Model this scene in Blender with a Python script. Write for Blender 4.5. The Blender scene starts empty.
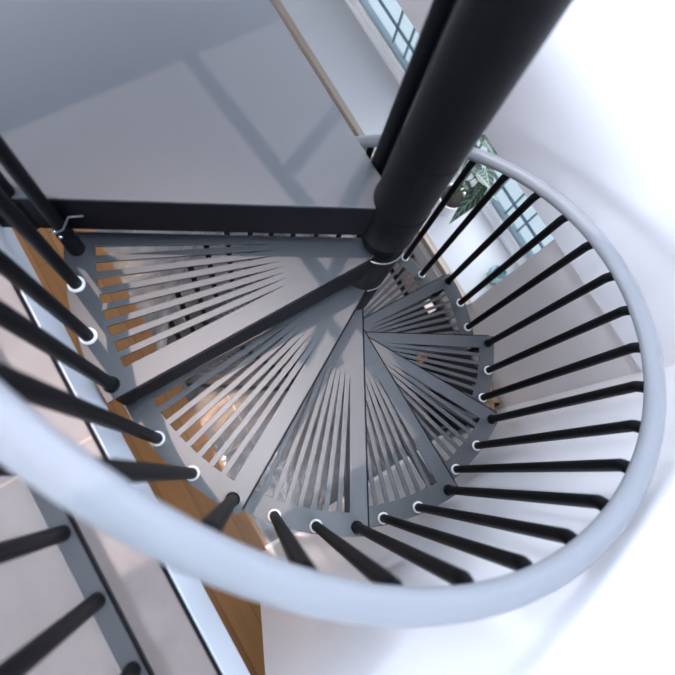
import bpy, bmesh, math, random
from math import sin, cos, radians as rad, pi
from mathutils import Vector, Matrix
random.seed(7)
SC = bpy.context.scene
COL = SC.collection
# ------------------------------------------------------------------ helpers
E2 = Vector((cos(rad(29)), sin(rad(29)), 0))      # room direction u
E1 = Vector((cos(rad(119)), sin(rad(119)), 0))    # room direction v
def W(u, v, z): return E2*u + E1*v + Vector((0, 0, z))
def link(o): COL.objects.link(o); return o
def obj(name, bm, mat, parent=None, smooth=False, auto=None):
    bmesh.ops.recalc_face_normals(bm, faces=bm.faces[:])
    me = bpy.data.meshes.new(name); bm.to_mesh(me); bm.free()
    me.materials.append(mat)
    if smooth:
        for p in me.polygons: p.use_smooth = True
        if auto: me.set_sharp_from_angle(angle=rad(auto))
    o = link(bpy.data.objects.new(name, me))
    if parent: o.parent = parent; o.matrix_parent_inverse = parent.matrix_world.inverted()
    return o
def empty(name, loc, label, cat, group=None):
    o = link(bpy.data.objects.new(name, None)); o.location = loc; o.empty_display_size = .1
    o['label'] = label; o['category'] = cat
    if group: o['group'] = group
    bpy.context.view_layer.update()
    return o
def tag(o, label, cat, group=None):
    o['label'] = label; o['category'] = cat
    if group: o['group'] = group
    return o
def struct(o): o['kind'] = 'structure'; return o
def hexa(bm, pts, bev=0):
    vs = [bm.verts.new(p) for p in pts]
    fs = [bm.faces.new([vs[i] for i in q]) for q in ((0,3,2,1),(4,5,6,7),(0,1,5,4),(1,2,6,5),(2,3,7,6),(3,0,4,7))]
    if bev:
        es = {e for f in fs for e in f.edges}
        bmesh.ops.bevel(bm, geom=list(es), offset=bev, segments=2, affect='EDGES', profile=.5)
def ubox(bm, u0, u1, v0, v1, z0, z1, bev=0):
    u0, u1 = sorted((u0, u1)); v0, v1 = sorted((v0, v1)); z0, z1 = sorted((z0, z1))
    hexa(bm, [W(u0,v0,z0),W(u1,v0,z0),W(u1,v1,z0),W(u0,v1,z0),W(u0,v0,z1),W(u1,v0,z1),W(u1,v1,z1),W(u0,v1,z1)], bev)
def prism(bm, pts, z0, z1):
    a = [bm.verts.new((p[0], p[1], z0)) for p in pts]; b = [bm.verts.new((p[0], p[1], z1)) for p in pts]
    n = len(pts)
    bm.faces.new(a[::-1]); bm.faces.new(b)
    for i in range(n): bm.faces.new((a[i], a[(i+1) % n], b[(i+1) % n], b[i]))
def tube(bm, pts, r, n=16, cap=True, rs=None):
    pts = [Vector(p) for p in pts]; rings = []
    up = None
    for i, p in enumerate(pts):
        t = (pts[min(i+1, len(pts)-1)] - pts[max(i-1, 0)]).normalized()
        if up is None:
            up = Vector((0, 0, 1)) if abs(t.z) < .9 else Vector((1, 0, 0))
        x = (up - t*up.dot(t)).normalized(); y = t.cross(x); up = x
        rr = rs[i] if rs else r
        rings.append([bm.verts.new(p + (x*cos(2*pi*k/n) + y*sin(2*pi*k/n))*rr) for k in range(n)])
    for a, b in zip(rings, rings[1:]):
        for k in range(n): bm.faces.new((a[k], a[(k+1) % n], b[(k+1) % n], b[k]))
    if cap:
        bm.faces.new(rings[0][::-1]); bm.faces.new(rings[-1])
def lathe(bm, prof, c, n=32, close=False):
    c = Vector(c); rings = []
    for r, z in prof:
        rings.append([bm.verts.new(c + Vector((r*cos(2*pi*k/n), r*sin(2*pi*k/n), z))) for k in range(n)])
    prs = list(zip(rings, rings[1:]))
    if close: prs.append((rings[-1], rings[0]))
    for a, b in prs:
        for k in range(n): bm.faces.new((a[k], a[(k+1) % n], b[(k+1) % n], b[k]))
    if not close:
        bm.faces.new(rings[0][::-1]); bm.faces.new(rings[-1])
# ------------------------------------------------------------------ materials
def mat(name, col, rough=.5, metal=0, noise=0, nscale=40, bump=0, bscale=200, spec=.5, coat=0, emit=None, estr=0):
    m = bpy.data.materials.new(name); m.use_nodes = True
    nt = m.node_tree; b = nt.nodes['Principled BSDF']
    b.inputs['Base Color'].default_value = (*col, 1); b.inputs['Roughness'].default_value = rough
    b.inputs['Metallic'].default_value = metal; b.inputs['Specular IOR Level'].default_value = spec
    b.inputs['Coat Weight'].default_value = coat
    tc = nt.nodes.new('ShaderNodeTexCoord')
    n = nt.nodes.new('ShaderNodeTexNoise'); n.inputs['Scale'].default_value = nscale; n.inputs['Detail'].default_value = 6
    nt.links.new(tc.outputs['Object'], n.inputs['Vector'])
    r = nt.nodes.new('ShaderNodeMix'); r.data_type = 'RGBA'
    r.inputs[6].default_value = (*[c*(1-noise) for c in col], 1); r.inputs[7].default_value = (*[min(1, c*(1+noise)) for c in col], 1)
    nt.links.new(n.outputs['Fac'], r.inputs[0]); nt.links.new(r.outputs[2], b.inputs['Base Color'])
    if bump:
        n2 = nt.nodes.new('ShaderNodeTexNoise'); n2.inputs['Scale'].default_value = bscale
        nt.links.new(tc.outputs['Object'], n2.inputs['Vector'])
        bp = nt.nodes.new('ShaderNodeBump'); bp.inputs['Strength'].default_value = bump; bp.inputs['Distance'].default_value = .01
        nt.links.new(n2.outputs['Fac'], bp.inputs['Height']); nt.links.new(bp.outputs['Normal'], b.inputs['Normal'])
    if emit:
        b.inputs['Emission Color'].default_value = (*emit, 1); b.inputs['Emission Strength'].default_value = estr
    return m
M_STEEL = mat('grey_powder_coated_steel', (.026,.030,.037), .40, 0, .06, 60, .03, 900, .7)
M_DARK = mat('dark_steel', (.006,.006,.008), .45, 0, .1, 50, .02, 700, .06)
M_BLACK = mat('black_bar_paint', (.004,.004,.005), .45, 0, .1, 80, .02, 900, .08)
M_COLUMN = mat('column_paint', (.004,.004,.0045), .40, 0, .1, 40, .02, 600, .08)
M_RAIL = mat('handrail_white', (.22,.235,.26), .34, 0, .02, 20)
M_WHITE = mat('white_plastic', (.88,.88,.88), .4)
M_WALL = mat('white_wall_paint', (.90,.90,.945), .4, 0, .012, 3, .02, 60)
M_GLOSSWALL = mat('satin_white_wall_paint', (.91,.91,.94), .16, 0, .012, 3, .02, 60)
M_SHADEWALL = mat('shaded_wall_paint', (.84,.81,.81), .5, 0, .03, 4, .03, 60)  # wall below the lintel: its shade is put into the colour
M_SILL = mat('white_sill_paint', (.50,.51,.54), .4, 0, .02, 6)
M_CREAM = mat('cream_trim', (.34,.29,.25), .4, 0, .04, 20)
M_PINK = mat('pink_beige_panel', (.50,.40,.37), .45, 0, .1, 8)
M_FRAME = mat('window_frame_white', (.92,.94,.96), .35)
M_FRAME2 = mat('window_mullion_blue_grey', (.30,.38,.45), .4)
M_STRIP = mat('pale_blue_edge', (.80,.87,.95), .4, 0, .02, 10)
M_CEIL = mat('ceiling_paint', (.80,.77,.76), .6, 0, .02, 5)
M_CHROME = mat('bright_bolt_metal', (.75,.8,.85), .25, 1)
M_ORANGE = mat('amber_glass', (.85,.30,.05), .2, 0, .1, 30)
M_BLACKGLOSS = mat('black_gloss', (.003,.003,.004), .5, 0, .1, 30, spec=.1)
M_SOIL = mat('dark_soil', (.02,.014,.012), .9, 0, .5, 90, .6, 120)
M_STEM = mat('green_stem', (.10,.16,.06), .5)
M_BROWNLEAF = mat('brown_green_leaf', (.12,.09,.05), .5, 0, .3, 40)
M_TEAL = mat('pale_teal_glass', (.45,.66,.68), .15, 0, .25, 30, .4, 60)
M_TEAL.node_tree.nodes['Principled BSDF'].inputs['Transmission Weight'].default_value = .45

def glass_mat():
    m = bpy.data.materials.new('window_glass'); m.use_nodes = True
    b = m.node_tree.nodes['Principled BSDF']
    b.inputs['Base Color'].default_value = (.80,.93,.97,1); b.inputs['Transmission Weight'].default_value = 1
    b.inputs['Roughness'].default_value = .03; b.inputs['IOR'].default_value = 1.1
    return m
M_GLASS = glass_mat()

def floor_mat(name, base, alt, grout, tu, tv, ou, ov, gw, rough, bump, mottled=0):
    """large tiles laid along the room directions, from world position"""
    m = bpy.data.materials.new(name); m.use_nodes = True
    nt = m.node_tree; N = nt.nodes; L = nt.links; b = N['Principled BSDF']
    g = N.new('ShaderNodeNewGeometry')
    mp = N.new('ShaderNodeVectorRotate'); mp.rotation_type = 'Z_AXIS'; mp.inputs['Angle'].default_value = rad(-29)
    L.new(g.outputs['Position'], mp.inputs['Vector'])
    sx = N.new('ShaderNodeSeparateXYZ'); L.new(mp.outputs[0], sx.inputs[0])
    def ma(op, a, bb=None, c=None):
        n = N.new('ShaderNodeMath'); n.operation = op
        for i, x in enumerate((a, bb, c)):
            if x is None: continue
            if isinstance(x, (int, float)): n.inputs[i].default_value = x
            else: L.new(x, n.inputs[i])
        return n.outputs[0]
    def line(src, t, o):
        f = ma('FRACT', ma('DIVIDE', ma('SUBTRACT', src, o), t))
        return ma('LESS_THAN', f, gw/t)
    gl = ma('MAXIMUM', line(sx.outputs[0], tu, ou), line(sx.outputs[1], tv, ov))
    no = N.new('ShaderNodeTexNoise'); no.inputs['Scale'].default_value = 2.2; no.inputs['Detail'].default_value = 8; no.inputs['Roughness'].default_value = .65
    L.new(mp.outputs[0], no.inputs['Vector'])
    cr = N.new('ShaderNodeMapRange'); cr.inputs['From Min'].default_value = .38; cr.inputs['From Max'].default_value = .62
    L.new(no.outputs['Fac'], cr.inputs['Value'])
    mx = N.new('ShaderNodeMix'); mx.data_type = 'RGBA'; mx.inputs[6].default_value = (*base,1); mx.inputs[7].default_value = (*alt,1)
    L.new(cr.outputs[0], mx.inputs[0])
    m2 = N.new('ShaderNodeMix'); m2.data_type = 'RGBA'; m2.inputs[7].default_value = (*grout,1)
    L.new(gl, m2.inputs[0]); L.new(mx.outputs[2], m2.inputs[6]); L.new(m2.outputs[2], b.inputs['Base Color'])
    b.inputs['Roughness'].default_value = rough
    if bump:
        n2 = N.new('ShaderNodeTexNoise'); n2.inputs['Scale'].default_value = 9; n2.inputs['Detail'].default_value = 5
        L.new(mp.outputs[0], n2.inputs['Vector'])
        bp = N.new('ShaderNodeBump'); bp.inputs['Strength'].default_value = bump; bp.inputs['Distance'].default_value = .02
        L.new(n2.outputs['Fac'], bp.inputs['Height']); L.new(bp.outputs[0], b.inputs['Normal'])
    return m
def wood_mat():
    m = bpy.data.materials.new('oak_floor_boards'); m.use_nodes = True
    nt = m.node_tree; N = nt.nodes; L = nt.links; b = N['Principled BSDF']
    g = N.new('ShaderNodeNewGeometry')
    mp = N.new('ShaderNodeVectorRotate'); mp.rotation_type = 'Z_AXIS'; mp.inputs['Angle'].default_value = rad(-119)
    L.new(g.outputs['Position'], mp.inputs['Vector'])
    br = N.new('ShaderNodeTexBrick'); br.inputs['Scale'].default_value = 1; br.inputs['Brick Width'].default_value = 1.4
    br.inputs['Row Height'].default_value = .14; br.inputs['Mortar Size'].default_value = .002
    br.inputs['Color1'].default_value = (.30,.15,.05,1); br.inputs['Color2'].default_value = (.22,.105,.034,1); br.inputs['Mortar'].default_value = (.10,.05,.02,1)
    L.new(mp.outputs[0], br.inputs['Vector'])
    sc = N.new('ShaderNodeVectorMath'); sc.operation = 'MULTIPLY'; sc.inputs[1].default_value = (3, 40, 1)
    L.new(mp.outputs[0], sc.inputs[0])
    no = N.new('ShaderNodeTexNoise'); no.inputs['Scale'].default_value = 1; no.inputs['Detail'].default_value = 8
    L.new(sc.outputs[0], no.inputs['Vector'])
    mr = N.new('ShaderNodeMapRange'); mr.inputs['To Min'].default_value = .75; mr.inputs['To Max'].default_value = 1.2
    L.new(no.outputs['Fac'], mr.inputs['Value'])
    mx = N.new('ShaderNodeVectorMath'); mx.operation = 'SCALE'
    L.new(br.outputs['Color'], mx.inputs[0]); L.new(mr.outputs[0], mx.inputs['Scale']); L.new(mx.outputs[0], b.inputs['Base Color'])
    b.inputs['Roughness'].default_value = .38
    return m
M_WOOD = wood_mat()
M_TILELOW = floor_mat('grey_stone_tiles', (.075,.072,.080), (.25,.27,.30), (.28,.28,.28), .60, .60, .385, .11, .008, .17, .42)
M_TILEUP = floor_mat('beige_floor_tiles', (.17,.14,.135), (.215,.185,.175), (.35,.26,.22), .60, .60, .775, .112, .004, .25, .05)
def area(name, loc, d, sx, sy, e, col):
    l = bpy.data.lights.new(name, 'AREA'); l.shape = 'RECTANGLE'; l.size = sx; l.size_y = sy; l.energy = e; l.color = col
    o = link(bpy.data.objects.new(name, l)); o.location = loc
    o.rotation_euler = Matrix((E2, d.normalized().cross(E2)*-1, -d.normalized())).transposed().to_euler() if abs(d.z) > .5 else d.to_track_quat('-Z','Y').to_euler()
    return o
# ------------------------------------------------------------------ room
ZF, ZU = -2.4, .2
UP, VQ = -.9, .70          # planes of the two walls beside the stair
UW = -1.27                 # window plane behind the sill
UE = .675                  # edge of the upper floor
bm = bmesh.new(); ubox(bm, UW-.1, .60, -4.2, VQ+.1, ZF-.1, ZF); struct(obj('floor', bm, M_TILELOW))
bm = bmesh.new(); ubox(bm, .60, 4.2, -4.2, 3.2, ZF-.1, ZF); struct(obj('floor', bm, M_WOOD))
bm = bmesh.new(); ubox(bm, UP-.45, .61, VQ, VQ+.1, ZF-.1, 3.0)
ubox(bm, .61, .68, VQ, VQ+.1, ZF-.1, 3.0); struct(obj('wall_front', bm, M_GLOSSWALL))
# wall with the window recess: white upper part stands a little proud of the lower part, whose colour is darkened for shade
bm = bmesh.new(); ubox(bm, UP-.45, UP+.03, -4.2, VQ, -.735, 3.0); struct(obj('wall_right', bm, M_WALL))
bm = bmesh.new(); ubox(bm, UP-.45, UP, .12, VQ, ZF, -.735); struct(obj('wall_right', bm, M_SHADEWALL))
# below the sill
bm = bmesh.new(); ubox(bm, UP-.45, UP-.005, -4.2, .12, ZF, -1.70); struct(obj('wall_right', bm, M_PINK))
bm = bmesh.new(); ubox(bm, UW, UP+.0, -4.2, .12, -1.70, -1.67, .004); struct(obj('trim_1', bm, M_SILL))
bm = bmesh.new(); ubox(bm, UP-.004, UP+.03, -4.2, .118, -1.72, -1.665, .004); struct(obj('trim_2', bm, M_CREAM))
bm = bmesh.new(); ubox(bm, UP-.004, UP+.012, -4.2, .118, -1.80, -1.72); struct(obj('trim_3', bm, M_CEIL))
bm = bmesh.new(); ubox(bm, UP-.004, UP+.018, -4.2, .118, -1.92, -1.80, .003); struct(obj('trim_4', bm, M_SILL))
for k in range(9):
    bm = bmesh.new(); v = -2.2 + k*.27
    ubox(bm, UP-.004, UP+.008, v, v+.012, -2.38, -1.92); struct(obj('trim_5', bm, M_DARK))
bm = bmesh.new(); ubox(bm, UP-.004, UP+.014, -4.2, .118, ZF, -2.36); struct(obj('trim_6', bm, M_BLACK))
bm = bmesh.new(); ubox(bm, -.825, -.80, -4.2, -.14, ZF, ZF+.012); struct(obj('baseboard_right', bm, mat('brown_grey_skirting', (.15,.13,.12), .45)))
bm = bmesh.new(); ubox(bm, UP+.02, .62, VQ-.018, VQ, ZF, ZF+.012); struct(obj('baseboard_front', bm, M_WHITE))
# window
wr = link(bpy.data.objects.new('window_1', None)); wr.location = W(UW, -1, -1.67); struct(wr); bpy.context.view_layer.update()
bm = bmesh.new(); ubox(bm, UW-.03, UW+.03, -4.2, .12, -1.67, -1.635, .005); ubox(bm, UW-.06, UW+.0, -4.2, .12, -1.635, -1.61, .004)
ubox(bm, UW-.06, UW+.02, -4.2, .12, -.79, -.735, .004)
obj('window_frame', bm, M_FRAME, wr)
bm = bmesh.new(); ubox(bm, UW-.02, UW-.012, -4.2, .12, -1.61, -.79); obj('glass_pane', bm, M_GLASS, wr)
for v in [-.085-.115*k for k in range(12)]:
    bm = bmesh.new(); ubox(bm, UW-.055, UW-.043, v-.005, v+.005, -1.61, -.79); obj('mullion', bm, M_FRAME2, wr)
for z in (-1.50, -1.30):
    bm = bmesh.new(); ubox(bm, UW-.055, UW-.043, -4.2, .12, z-.006, z+.006); obj('mullion', bm, M_FRAME2, wr)
bm = bmesh.new(); ubox(bm, UW-.02, UP-.3, .12-.002, .14, -1.67, -.735); bm.free()
# pavement outside the window
bm = bmesh.new(); ubox(bm, -9, UW-.3, -9, 5, -2.75, -2.65); struct(obj('floor', bm, mat('pale_paving', (.72,.84,.90), .8, 0, .1, 2)))
# upper floor slab, its pale edge and its tiles
bm = bmesh.new(); ubox(bm, UE+.004, 4.2, -4.2, 3.2, -.03, ZU-.012); ubox(bm, UP+.03, UE+.004, -4.2, -1.25, -.03, ZU-.012); struct(obj('ceiling', bm, M_CEIL))
bm = bmesh.new(); ubox(bm, UE+.004, 4.2, -4.2, 3.2, ZU-.012, ZU); ubox(bm, UP+.03, UE+.004, -4.2, -1.25, ZU-.012, ZU); struct(obj('floor', bm, M_TILEUP))
bm = bmesh.new(); ubox(bm, UE-.004, UE+.004, -1.25, 3.2, -.03, ZU-.004); struct(obj('trim_7', bm, M_STRIP))
bm = bmesh.new(); ubox(bm, UE-.002, UE+.0045, -1.25, 3.2, ZU-.004, ZU+.002); struct(obj('trim_8', bm, M_DARK))
# lower room far walls (out of view) and upper ceiling with the roof light
bm = bmesh.new(); ubox(bm, UP-.45, 4.3, -4.3, -4.2, ZF, 3.0); struct(obj('wall_back', bm, M_WALL))
bm = bmesh.new(); ubox(bm, 4.2, 4.3, -4.2, 3.2, ZF, 3.0); struct(obj('wall_left', bm, M_WALL))
SK = (-.05, .80, -.90, -.12)     # roof light opening
bm = bmesh.new()
ubox(bm, SK[1], 4.2, -4.2, 3.2, 3.0, 3.1); ubox(bm, SK[0]-.5, SK[1], -4.2, SK[2], 3.0, 3.1); ubox(bm, SK[0]-.5, SK[1], SK[3], VQ+.1, 3.0, 3.1); ubox(bm, SK[0]-.5, SK[0], SK[2], SK[3], 3.0, 3.1)
struct(obj('ceiling', bm, mat('dark_upper_ceiling', (.12,.115,.115), .7)))

# ------------------------------------------------------------------ spiral staircase
R = .6439; RO = .664; DA = 29.7; RISE = .2; H = 1.055; NT = 12; OFF = .026
RR = .662; RAILR = .0215
stair = empty('spiral_staircase', (0, 0, ZF), 'grey steel spiral staircase with slotted fan treads, dark column and pale handrail', 'staircase')
bm = bmesh.new(); tube(bm, [(0,0,ZF), (0,0,2.9)], .043, 40); obj('center_column', bm, M_COLUMN, stair, True, 40)
def line_pt(ang, off, r):
    """point at radius r on the line parallel to the radial at ang, shifted by off to the left"""
    x = math.sqrt(r*r-off*off); a = rad(ang)
    return Vector((x*cos(a)-off*sin(a), x*sin(a)+off*cos(a)))
def tread_curve():
    cu = bpy.data.curves.new('tread_outline', 'CURVE'); cu.dimensions = '2D'; cu.fill_mode = 'BOTH'
    cu.extrude = .003; cu.bevel_depth = .0006; cu.resolution_u = 1
    def poly(pts):
        s = cu.splines.new('POLY'); s.points.add(len(pts)-1)
        for p, q in zip(s.points, pts): p.co = (q[0], q[1], 0, 1)
        s.use_cyclic_u = True
    out = [line_pt(0, -.002, .03)]
    n = 10; a0 = .0; a1 = DA + math.degrees(math.asin(OFF/RO))
    out.append(line_pt(0, -.002, RO))
    for i in range(1, n): out.append(Vector((RO*cos(rad(a0+(a1-a0)*i/n)), RO*sin(rad(a0+(a1-a0)*i/n)))))
    out.append(line_pt(DA, OFF, RO)); out.append(line_pt(DA, OFF, .03)); out.append(Vector((-.02, .0)))
    poly(out)
    ns = 8; s = 2.12; w = (27.8-2.6-ns*s)/(ns-1)
    for k in range(ns):
        b0 = 2.6 + k*(s+w); b1 = b0+s; bmid = (b0+b1)/2
        rin = .222 if k < 6 else (.225, .235)[k-6]
        ro = .604
        poly([Vector((rin*cos(rad(bmid-.1)), rin*sin(rad(bmid-.1)))), Vector((ro*cos(rad(b0)), ro*sin(rad(b0)))),
              Vector((ro*cos(rad(b1)), ro*sin(rad(b1)))), Vector((rin*cos(rad(bmid+.1)), rin*sin(rad(bmid+.1))))])
    return cu
cu = tread_curve(); co = bpy.data.objects.new('tmp', cu); COL.objects.link(co)
dg = bpy.context.evaluated_depsgraph_get()
plate = bpy.data.meshes.new_from_object(co.evaluated_get(dg)); plate.name = 'tread'
bpy.data.objects.remove(co); plate.materials.clear(); plate.materials.append(M_STEEL)
def skirt_mesh(name, ang, o0, o1, r0, r1, z0a, z0b, z1):
    bm = bmesh.new()
    p = [line_pt(ang, o0, r0), line_pt(ang, o0, r1), line_pt(ang, o1, r1), line_pt(ang, o1, r0)]
    hexa(bm, [(*p[0], z0a), (*p[1], z0b), (*p[2], z0b), (*p[3], z0a), (*p[0], z1), (*p[1], z1), (*p[2], z1), (*p[3], z1)])
    return bm
def ring_mesh():
    bm = bmesh.new(); prof = [(.0125,0), (.0172,0), (.0178,.0015), (.0172,.005), (.0150,.007), (.0125,.0075)]
    lathe(bm, prof, (0,0,0), 28, True); bmesh.ops.recalc_face_normals(bm, faces=bm.faces[:])
    me = bpy.data.meshes.new('ferrule'); bm.to_mesh(me); bm.free(); me.materials.append(M_WHITE)
    for p in me.polygons: p.use_smooth = True
    return me
RING = ring_mesh()
first = True
def child(name, me, parent, loc=(0,0,0), rz=0):
    o = link(bpy.data.objects.new(name, me)); o.parent = parent
    o.matrix_parent_inverse = Matrix.Identity(4)
    o.location = loc; o.rotation_euler = (0, 0, rz); return o
FIRST = 1
bmS = skirt_mesh('s', DA, OFF-.0035, OFF+.0050, .045, .648, -.125, -.095, .0015)
bmesh.ops.recalc_face_normals(bmS, faces=bmS.faces[:]); SK_ME = bpy.data.meshes.new('riser_skirt'); bmS.to_mesh(SK_ME); SK_ME.materials.append(M_DARK)
bmS = skirt_mesh('s', 0, .000, .004, .045, .655, -.03, -.03, -.003)
bmesh.ops.recalc_face_normals(bmS, faces=bmS.faces[:]); SK2_ME = bpy.data.meshes.new('rear_skirt'); bmS.to_mesh(SK2_ME); SK2_ME.materials.append(M_DARK)
bmH = bmesh.new(); lathe(bmH, [(.0435,-.1985), (.0545,-.1985), (.0555,-.1965), (.0555,.003-.001), (.0545,.003+.0), (.0435,.003)], (0,0,0), 44, True)
bmesh.ops.recalc_face_normals(bmH, faces=bmH.faces[:]); HUB_ME = bpy.data.meshes.new('hub_collar'); bmH.to_mesh(HUB_ME); HUB_ME.materials.append(M_COLUMN)
for p in HUB_ME.polygons: p.use_smooth = True
HUB_ME.set_sharp_from_angle(angle=rad(40))
bmL = bmesh.new(); lathe(bmL, [(.0556,-.0035), (.0575,-.003), (.0575,.0), (.0556,.0005)], (0,0,0), 44, True)
bmesh.ops.recalc_face_normals(bmL, faces=bmL.faces[:]); LIP_ME = bpy.data.meshes.new('seam_ring'); bmL.to_mesh(LIP_ME); LIP_ME.materials.append(mat('seam_metal', (.12,.12,.12), .3, .6))
bmJ = bmesh.new(); lathe(bmJ, [(.0125,-.196), (.0165,-.196), (.017,-.194), (.017,.0), (.016,.003), (.0125,.004)], (0,0,0), 24, True)
bmesh.ops.recalc_face_normals(bmJ, faces=bmJ.faces[:]); JOINT_ME = bpy.data.meshes.new('spacer_sleeve'); bmJ.to_mesh(JOINT_ME); JOINT_ME.materials.append(M_DARK)
for p in JOINT_ME.polygons: p.use_smooth = True
JOINT_ME.set_sharp_from_angle(angle=rad(40))
base_ang = lambda k: DA*(k-1)
OA = (9.906, 19.818, 29.511)
def rail_z(a): return H - RISE*a/DA
def rail_r(a):
    t = min(1, max(0, (a-45)/60)); return .651 + .011*t*t*(3-2*t)
def bal_mesh(h, rot):
    """straight rod that hooks slightly inward into the rail underside"""
    bm = bmesh.new(); dz = h - .012
    d = Vector((0, 0)); t = -RISE/(rad(DA)*RR)
    pts = [(0,0,0)] + [(0,0,dz*q) for q in (.3,.6,.9)] + [(0,0,dz-.03), (0,0,dz-.012)]
    pts += [(.002, 0, dz-.004), (.010, 0, dz+.010)]
    tube(bm, pts, .0124, 16)
    bmesh.ops.recalc_face_normals(bm, faces=bm.faces[:])
    me = bpy.data.meshes.new('baluster'); bm.to_mesh(me); bm.free(); me.materials.append(M_BLACK)
    for p in me.polygons: p.use_smooth = True
    me.set_sharp_from_angle(angle=rad(50))
    return me
ZS = -ZF       # local z offset: the staircase empty sits at the lower floor
BM_ME = {}
for k in range(1, NT+1):
    z = -RISE*(k-1) + ZS - .003
    a = rad(base_ang(k))
    t = child('tread', plate, stair, (0,0,z), a)
    child('riser_skirt', SK_ME, t); child('rear_skirt', SK2_ME, t)
    child('hub_collar', HUB_ME, t); child('seam_ring', LIP_ME, t)
    for i in range(3):
        aa = OA[i]; r = R*(.9952 if i == 2 else 1)
        ang = base_ang(k)+aa
        if i < 2: child('ferrule', RING, t, (r*cos(rad(aa)), r*sin(rad(aa)), .003))
        else: child('spacer_sleeve', JOINT_ME, t, (r*cos(rad(aa)), r*sin(rad(aa)), .003))
        below = .006 if i < 2 else 0
        h = rail_z(ang) - (-RISE*(k-1)) - RAILR + below + .006
        key = i
        if key not in BM_ME: BM_ME[key] = bal_mesh(h, 0)
        child('baluster', BM_ME[key], stair, (r*cos(rad(ang)), r*sin(rad(ang)), -RISE*(k-1)+ZS-below), rad(ang))
# baluster at the rear corner of the first tread
h0 = rail_z(-.3) - RAILR + .006
child('baluster', bal_mesh(h0, 0), stair, (.638, .0345, ZS), 0)
# handrail
pts = []
A_END = DA*NT + 2
a = A_END
while a > -.1: pts.append((rail_r(a)*cos(rad(a)), rail_r(a)*sin(rad(a)), rail_z(a))); a -= 3
pts.append((.652, -.02, rail_z(-2))); pts.append((.672, -.07, rail_z(-6))); p = W(.72, -.55, 1.10); pts.append(p); pts.append(W(.72, -1.1, 1.12))
bm = bmesh.new(); tube(bm, pts, RAILR, 28); obj('handrail', bm, M_RAIL, stair, True, 60)
# landing plate with deep dark fascia
def xy(u, v): p = W(u, v, 0); return (p.x, p.y)
L0 = line_pt(0, .019, .05); xe = .766
lp = [(L0.x, .019), (xe-.003, .019), xy(UE-.005, -.36), xy(UE-.005, -1.247), xy(.014, -1.247), xy(.014, -.045)]
bm = bmesh.new(); prism(bm, lp, ZU-.008, ZU); lo = obj('landing_plate', bm, M_STEEL, stair)
md = lo.modifiers.new('b', 'BEVEL'); md.width = .002; md.segments = 2
bm = bmesh.new(); prism(bm, [(L0.x, .013), (xe-.003, .013), (xe-.003, .018), (L0.x, .018)], ZU-.135, ZU-.008); obj('fascia', bm, M_DARK, lo)
bm = bmesh.new(); prism(bm, [xy(.015,-1.24), xy(.020,-1.24), xy(.020,-.055), xy(.015,-.055)], ZU-.135, ZU-.008); obj('fascia', bm, M_DARK, lo)
bm = bmesh.new(); lathe(bm, [(.0435,-.135),(.0565,-.135),(.0575,-.133),(.0575,.001),(.0565,.003),(.0435,.003)], (0,0,ZU), 44, True); obj('hub_collar', bm, M_COLUMN, lo, True, 40)
bm = bmesh.new(); tube(bm, [(0,0,ZU+.2),(0,0,2.9)], .0545, 44); obj('column_sleeve', bm, M_COLUMN, stair, True, 40)
bm = bmesh.new(); tube(bm, [(0,0,ZU+.003),(0,0,ZU+.2)], .0555, 44); obj('column_sleeve', bm, M_COLUMN, stair, True, 40)
bm = bmesh.new(); p = W(-.004, -.090, 0); tube(bm, [(p.x,p.y,ZU-.1),(p.x,p.y,1.25)], .016, 20); obj('newel_tube', bm, M_COLUMN, stair, True, 40)
# railing tube on the slab corner with its clamp, and the bent bracket with two bolts
bm = bmesh.new(); tube(bm, [(.70,.008,ZU-.12),(.70,.008,1.12)], .0125, 16); obj('baluster', bm, M_BLACK, stair, True, 50)
bm = bmesh.new(); tube(bm, [(.70,.008,ZU-.13),(.70,.008,ZU-.02)], .0165, 20); obj('clamp', bm, M_DARK, stair, True, 50)
bm = bmesh.new(); tube(bm, [(.638,.0345,.0),(.638,.0345,.085)], .0165, 20); cl = obj('clamp', bm, M_DARK, stair, True, 50)
bm = bmesh.new(); tube(bm, [(.653,.046,.115),(.642,.049,.120),(.628,.046,.127),(.618,.024,.135),(.592,.021,.135)], .0022, 8); obj('bent_strap', bm, M_CREAM if False else mat('dull_strap', (.15,.15,.16), .35, .5), cl, True)
for (x, zz) in ((.6445, .122), (.641, .096)):
    bm = bmesh.new(); bmesh.ops.create_uvsphere(bm, u_segments=12, v_segments=8, radius=.0042, matrix=Matrix.Translation((x, .0475, zz))); obj('bolt', bm, M_CHROME, cl, True)

# ------------------------------------------------------------------ guard railing on the upper floor
gr = empty('guard_railing', W(.778, .5, ZU), 'dark grey flat bottom bar with black posts on the beige tiled upper floor', 'railing')
bm = bmesh.new(); ubox(bm, .762, .795, -1.1, 3.1, ZU+.004, ZU+.012, .002); obj('bottom_bar', bm, mat('grey_flat_bar', (.035,.035,.04), .4), gr)
bm = bmesh.new(); ubox(bm, .757, .762, -1.1, 3.1, ZU+.001, ZU+.012); obj('bar_edge', bm, M_BLACK, gr)
for v in [-.572+.114*k for k in range(14)]:
    bm = bmesh.new(); p = W(.779, v, 0); tube(bm, [(p.x,p.y,ZU+.012),(p.x,p.y,1.1)], .0125, 16); obj('post', bm, M_BLACK, gr, True, 50)
bm = bmesh.new(); tube(bm, [W(.779,-1.1,1.12), W(.779,3.1,1.12)], .022, 20); obj('handrail', bm, M_RAIL, gr, True, 60)

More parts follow.
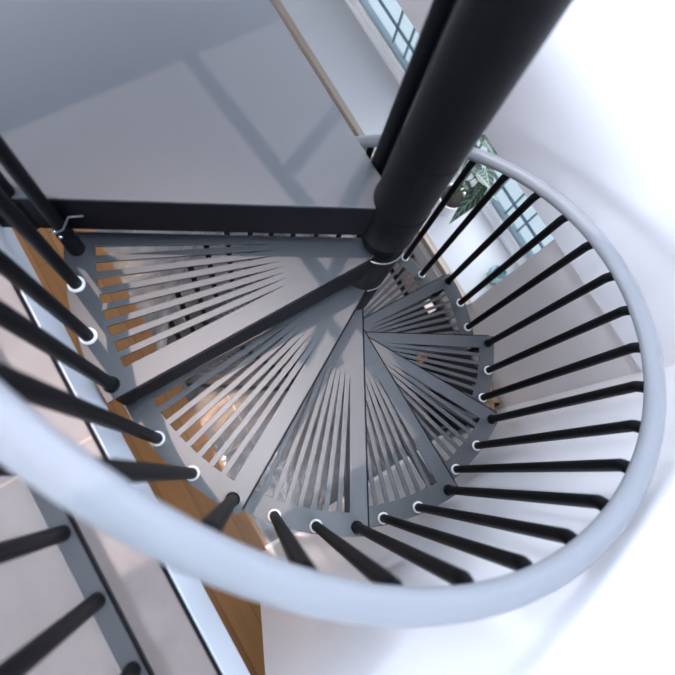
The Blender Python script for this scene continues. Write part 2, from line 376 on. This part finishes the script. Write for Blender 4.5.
# ------------------------------------------------------------------ plant on the sill
def leaf_material():
    m = bpy.data.materials.new('veined_leaf'); m.use_nodes = True
    nt = m.node_tree; N = nt.nodes; L = nt.links; b = N['Principled BSDF']; b.inputs['Roughness'].default_value = .35
    uv = N.new('ShaderNodeUVMap'); sx = N.new('ShaderNodeSeparateXYZ'); L.new(uv.outputs[0], sx.inputs[0])
    def ma(op, a, bb=None):
        n = N.new('ShaderNodeMath'); n.operation = op
        for i, x in enumerate((a, bb)):
            if x is None: continue
            if isinstance(x, (int, float)): n.inputs[i].default_value = x
            else: L.new(x, n.inputs[i])
        return n.outputs[0]
    ax = ma('ABSOLUTE', ma('SUBTRACT', sx.outputs[0], .5))
    mid = ma('LESS_THAN', ax, .028)
    side = ma('LESS_THAN', ma('FRACT', ma('MULTIPLY', ma('SUBTRACT', sx.outputs[1], ma('MULTIPLY', ax, .55)), 6)), .13)
    f = ma('MAXIMUM', mid, side)
    mx = N.new('ShaderNodeMix'); mx.data_type = 'RGBA'; mx.inputs[6].default_value = (.012,.035,.022,1); mx.inputs[7].default_value = (.20,.27,.20,1)
    L.new(f, mx.inputs[0]); L.new(mx.outputs[2], b.inputs['Base Color'])
    return m
M_LEAF = leaf_material()
def leaf(base, d, up, length, width, m, parent, stem_from=None, name='leaf', curl=.25):
    d = Vector(d).normalized(); up = Vector(up); s = d.cross(up).normalized(); n = s.cross(d).normalized()
    prof = [(-.22,.16),(-.08,.42),(.06,.5),(.2,.47),(.36,.38),(.52,.28),(.68,.18),(.84,.08),(.96,.02)]
    bm = bmesh.new(); uvl = bm.loops.layers.uv.new('UVMap'); rows = []
    for (y, w) in prof:
        row = []
        for j, q in enumerate((-1, -.5, 0, .5, 1)):
            notch = .14*(1-abs(q)) if y < 0 else 0
            yy = y + (notch if y < 0 else 0)
            p = Vector(base) + d*(yy*length) + s*(q*w*width) + n*(abs(q)*w*width*.30 - curl*length*max(0, yy)**2 + .012*sin(yy*14+q*2)*width)
            row.append((bm.verts.new(p), (.5+q*w, (y+.22)/1.2)))
        rows.append(row)
    for a, b in zip(rows, rows[1:]):
        for j in range(4):
            q = (a[j], a[j+1], b[j+1], b[j]); f = bm.faces.new([x[0] for x in q])
            for l, x in zip(f.loops, q): l[uvl].uv = x[1]
    o = obj(name, bm, m, parent, True)
    md = o.modifiers.new('t', 'SOLIDIFY'); md.thickness = .0012
    ms = o.modifiers.new('s', 'SUBSURF'); ms.levels = 1; ms.render_levels = 1
    if stem_from is not None:
        bm = bmesh.new(); a = Vector(stem_from); b = Vector(base); mid = (a+b)/2 + Vector((0,0,.03)) + (b-a)*.08
        tube(bm, [a, a.lerp(mid,.5)+Vector((0,0,.02)), mid, mid.lerp(b,.5)+Vector((0,0,.006)), b+d*.0], .0032, 8, rs=[.0032,.003,.0027,.0024,.002]); obj('stem', bm, M_STEM, parent, True)
    return o
pc = W(-1.068, -.398, -1.67)
pl = empty('potted_plant', pc, 'plant with pale veined arrow-shaped leaves in a white pot on the window sill', 'plant')
bm = bmesh.new(); lathe(bm, [(.0001,.0),(.05,.0),(.054,.004),(.068,.11),(.073,.125),(.073,.135),(.066,.135),(.062,.118),(.0001,.118)], pc, 36); obj('pot', bm, M_WHITE, pl, True, 40)
bm = bmesh.new(); lathe(bm, [(.0001,.119),(.060,.119),(.061,.124),(.03,.131),(.0001,.133)], pc, 30); obj('soil', bm, M_SOIL, pl, True)
st = pc + Vector((0,0,.13))
# leaves: base (u, v, z), tip (u, v, z), width
LV = [((-1.125, -0.325, -1.42), (-0.966, -0.277, -1.52), 0.085),
      ((-1.173, -0.376, -1.33), (-1.175, -0.252, -1.42), 0.075),
      ((-1.19, -0.434, -1.22), (-1.187, -0.356, -1.25), 0.06),
      ((-1.12, -0.493, -1.25), (-1.139, -0.436, -1.22), 0.06),
      ((-1.157, -0.482, -1.18), (-1.179, -0.415, -1.2), 0.07),
      ((-1.127, -0.422, -1.32), (-1.143, -0.343, -1.34), 0.07),
      ((-1.097, -0.394, -1.42), (-1.113, -0.337, -1.43), 0.05),
      ((-1.109, -0.373, -1.3), (-1.172, -0.299, -1.36), 0.07),
      ((-1.117, -0.521, -1.15), (-1.132, -0.456, -1.14), 0.06),
      ((-1.145, -0.335, -1.38), (-1.072, -0.304, -1.43), 0.065),
      ((-1.161, -0.48, -1.13), (-1.168, -0.433, -1.14), 0.05),
      ((-1.164, -0.313, -1.4), (-1.219, -0.246, -1.44), 0.06)]
for (b_, t_, w_) in LV:
    b_ = W(*b_); t_ = W(*t_); d_ = t_-b_; ln = d_.length*1.08
    leaf(b_, d_, (0,0,1), ln, max(w_, ln*.42), M_LEAF, pl, st + Vector((random.uniform(-.015,.015), random.uniform(-.015,.015), -.003)), curl=.12)
# teal crumpled glass bowl at the end of the sill
gc = W(-1.09, .062, -1.669)
bm = bmesh.new(); lathe(bm, [(.0001,0),(.03,0),(.045,.015),(.051,.036),(.048,.06),(.04,.078),(.036,.077),(.044,.06),(.047,.037),(.04,.018),(.025,.005),(.0001,.005)], gc, 28)
for v in bm.verts:
    dd = v.co-gc; a = math.atan2(dd.y, dd.x); k = 1+.07*sin(a*7+dd.z*60)
    v.co = gc + Vector((dd.x*k, dd.y*k, dd.z))
tag(obj('glass_bowl', bm, M_TEAL, None, True, 50), 'pale teal rippled glass bowl at the corner end of the white window sill', 'bowl')

# ------------------------------------------------------------------ lower room furniture seen through the treads
cb = empty('low_cabinet', W(-.75, .27, ZF), 'low black cabinet on the lower floor against the shaded wall', 'cabinet')
bm = bmesh.new(); ubox(bm, UP+.02, -.60, -.10, .66, ZF+.06, -2.03, .006); obj('body', bm, M_BLACK, cb)
bm = bmesh.new(); ubox(bm, UP+.018, -.585, -.11, .67, -2.03, -2.0, .004); obj('top', bm, M_BLACKGLOSS, cb)
for v0, v1 in ((-.09,.16),(.17,.42),(.43,.65)):
    bm = bmesh.new(); ubox(bm, -.60, -.588, v0, v1, ZF+.08, -2.05, .003); d = obj('door', bm, M_BLACK, cb)
    bm = bmesh.new(); ubox(bm, -.588, -.574, v1-.03, v1-.02, -2.25, -2.13, .002); obj('handle', bm, M_CHROME, d)
for u in (-.84, -.64):
    for v in (-.06, .62):
        bm = bmesh.new(); tube(bm, [W(u,v,ZF), W(u,v,ZF+.06)], .015, 12); obj('leg', bm, M_DARK, cb, True, 50)
pc2 = W(-.79, .585, -2.0)
p2 = empty('potted_plant', pc2, 'small brownish plant in a white crumpled pot on the black cabinet below', 'plant')
bm = bmesh.new(); lathe(bm, [(.0001,0),(.035,0),(.05,.06),(.056,.085),(.05,.085),(.045,.06),(.0001,.06)], pc2, 24)
for v in bm.verts:
    dd = v.co-pc2; a = math.atan2(dd.y, dd.x); k = 1+.06*sin(a*9); v.co = pc2+Vector((dd.x*k, dd.y*k, dd.z))
obj('pot', bm, M_WHITE, p2, True, 50)
for i in range(9):
    a = i*2*pi/9; dv = Vector((cos(a), sin(a), .25+.2*(i%3)))
    leaf(pc2+Vector((0,0,.09))+dv*.03, dv, (0,0,1), .07, .045, M_BROWNLEAF, p2, pc2+Vector((0,0,.06)), curl=.5)
bm = bmesh.new(); ubox(bm, -.85, -.80, -.04, .03, -1.999, -1.985, .002); tag(obj('white_notebook', bm, M_WHITE), 'small white notebook lying on the black cabinet below', 'notebook')
for (u, v, z, lab) in ((-.615, .225, -1.999, 'amber glass candle cup on the front edge of the black cabinet'), (-.526, .388, ZF, 'amber glass candle cup standing on the stone tiles before the black cabinet')):
    c = W(u, v, z); bm = bmesh.new(); lathe(bm, [(.0001,0),(.022,0),(.027,.045),(.024,.045),(.02,.006),(.0001,.006)], c, 20)
    tag(obj('candle_cup', bm, M_ORANGE, None, True, 50), lab, 'candle cup')
# ceiling downlights of the lower room
M_LAMP = mat('warm_lamp_glow', (1,.8,.6), .5, emit=(1,.62,.30), estr=14)
dls = [(.64, -2.0, 'round warm downlight under the upper floor, farthest from the stair'), (1.15, -.5, 'round warm downlight under the upper floor beside the landing'), (1.1, .8, 'round warm downlight under the upper floor beside the white wall')]
for (u, v, lab) in dls:
    e = empty('ceiling_downlight', W(u, v, -.03), lab, 'ceiling light')
    bm = bmesh.new(); lathe(bm, [(.062,-.008),(.08,-.006),(.08,-.0005),(.062,-.0005)], W(u,v,-.03), 32, True); obj('trim_ring', bm, M_WHITE, e, True, 40)
    bm = bmesh.new(); lathe(bm, [(.0001,-.005),(.061,-.005),(.061,-.0005),(.0001,-.0005)], W(u,v,-.03), 32); obj('diffuser', bm, M_LAMP, e)
    ld = bpy.data.lights.new('downlight_lamp', 'SPOT'); ld.energy = 7; ld.color = (1,.66,.36); ld.spot_size = rad(130); ld.spot_blend = .6; ld.shadow_soft_size = .06
    lo_ = link(bpy.data.objects.new('downlight_lamp', ld)); lo_.location = W(u, v, -.06); lo_.parent = e; lo_.matrix_parent_inverse = e.matrix_world.inverted()

sp = empty('fill_spotlight', W(.50,-.50,.02), 'small black spotlight added unseen under the landing to warm the stone tiles below', 'fill_spotlight')  # invented lamp, added to throw a warm patch on the tiles
sd = (W(.36,.10,ZF) - W(.50,-.50,-.05)).normalized()
bm = bmesh.new(); tube(bm, [W(.50,-.50,-.05)-sd*.06, W(.50,-.50,-.05)+sd*.03], .028, 20); obj('lamp_head', bm, M_BLACK, sp, True, 50)
bm = bmesh.new(); tube(bm, [W(.50,-.50,ZU-.012), W(.50,-.50,-.02)], .008, 12); obj('stem', bm, M_BLACK, sp, True, 50)
ld = bpy.data.lights.new('fill_spotlight_lamp', 'SPOT'); ld.energy = 30; ld.color = (1,.66,.48); ld.spot_size = rad(24); ld.spot_blend = .5; ld.shadow_soft_size = .01
lo_ = link(bpy.data.objects.new('fill_spotlight_lamp', ld)); lo_.location = W(.50,-.50,-.05)+sd*.035; lo_.rotation_euler = sd.to_track_quat('-Z','Y').to_euler(); lo_.parent = sp; lo_.matrix_parent_inverse = sp.matrix_world.inverted()

cp = empty('added_panel_light', W(.32,.32,3.0), 'unseen cool white panel added to brighten the treads, on the dark upper ceiling', 'ceiling light')  # panel made up to brighten the middle treads from above
bm = bmesh.new(); ubox(bm, .0, .64, .0, .64, 2.985, 3.0, .003); obj('added_panel_frame', bm, M_WHITE, cp)
o = area('added_panel_lamp', W(.32,.32,2.98), Vector((0,0,-1)), .56, .56, 25, (.74,.86,1)); o.parent = cp; o.matrix_parent_inverse = cp.matrix_world.inverted()

# roof light bars above the stair: their shadows cross the landing
SUN_DIR = Vector((0,0,-1)) + E1*.16 - E2*.02
rl = link(bpy.data.objects.new('window_2', None)); rl.location = W(0,-.8,3.0); struct(rl); bpy.context.view_layer.update()
def shadow_src(x, y, z0, z1):
    t = (z1-z0); return Vector((x, y, z0)) - SUN_DIR*t
BZ = 3.02
for (p, q, w) in (((.40,-.278),(.10,.134),.032), ((.06,-.262),(.2134,-.052),.024), ((-.03,-.25),(.20,.19),.024), ((-.03,-.60),(-.45,-.02),.03), ((.75,-.40),(.40,-.88),.03)):
    a = shadow_src(p[0], p[1], ZU, BZ); b = shadow_src(q[0], q[1], ZU, BZ); d = (b-a).normalized(); n = Vector((-d.y, d.x, 0))*w/2
    bm = bmesh.new(); up = Vector((0,0,.02))
    hexa(bm, [a-n-up, b-n-up, b+n-up, a+n-up, a-n+up, b-n+up, b+n+up, a+n+up]); obj('roof_bar', bm, M_FRAME, rl)

# ------------------------------------------------------------------ light
sun = bpy.data.lights.new('sun', 'SUN'); sun.energy = 1.15; sun.color = (1,.80,.74); sun.angle = rad(.2)
so = link(bpy.data.objects.new('sun', sun)); so.rotation_euler = SUN_DIR.to_track_quat('-Z', 'Y').to_euler()
w = bpy.data.worlds.new('sky'); SC.world = w; w.use_nodes = True
bg = w.node_tree.nodes['Background']; bg.inputs[0].default_value = (.66,.83,1,1); bg.inputs[1].default_value = .3
area('roof_daylight', W(.30,-.51,3.02), Vector((0,0,-1)), .68, .76, 13, (.82,.88,1))
area('left_window_daylight', W(4.1,-.6,2.3), -E2, 5.0, 1.2, 285, (.78,.87,1))
area('added_right_fill', W(-.84,-1.2,1.75), E2, 3.2, 1.5, 14, (.80,.88,1))  # added fill for the slab edge; this wall has no window
area('added_back_fill', W(.6,-4.1,2.4), E1, 4.0, 1.0, 90, (.84,.88,1))  # added side fill for the front wall, no window built here
area('niche_window_daylight', W(-1.245,-.38,-1.2), E2, .9, .7, 5.2, (.84,.90,1))
area('added_lower_fill', W(-.2,-4.1,-1.3), E1, 3.0, 1.4, 40, (.86,.90,1))  # extra light added low down to lift the front wall

# ------------------------------------------------------------------ camera
cam = bpy.data.cameras.new('camera'); co = link(bpy.data.objects.new('camera', cam)); SC.camera = co
MR = ((-0.98995512,0.03305077,0.13746457),(0.00217318,0.97573439,-0.21894676),(-0.14136527,-0.21644873,-0.96600508))
X, Y, Z = (Vector(r) for r in MR)
mw = Matrix((X, -Y, -Z)).transposed().to_4x4(); mw.translation = (.2855059, .4970849, 1.2286400); co.matrix_world = mw
cam.sensor_width = 36; cam.lens = 604.8009/675*36; cam.clip_start = .01
cam.dof.use_dof = True; cam.dof.focus_distance = 1.75; cam.dof.aperture_fstop = 3.2
SC.view_settings.view_transform = 'Standard'; SC.view_settings.look = 'None'; SC.view_settings.gamma = 1; SC.view_settings.exposure = .8
SC.view_settings.use_curve_mapping = False
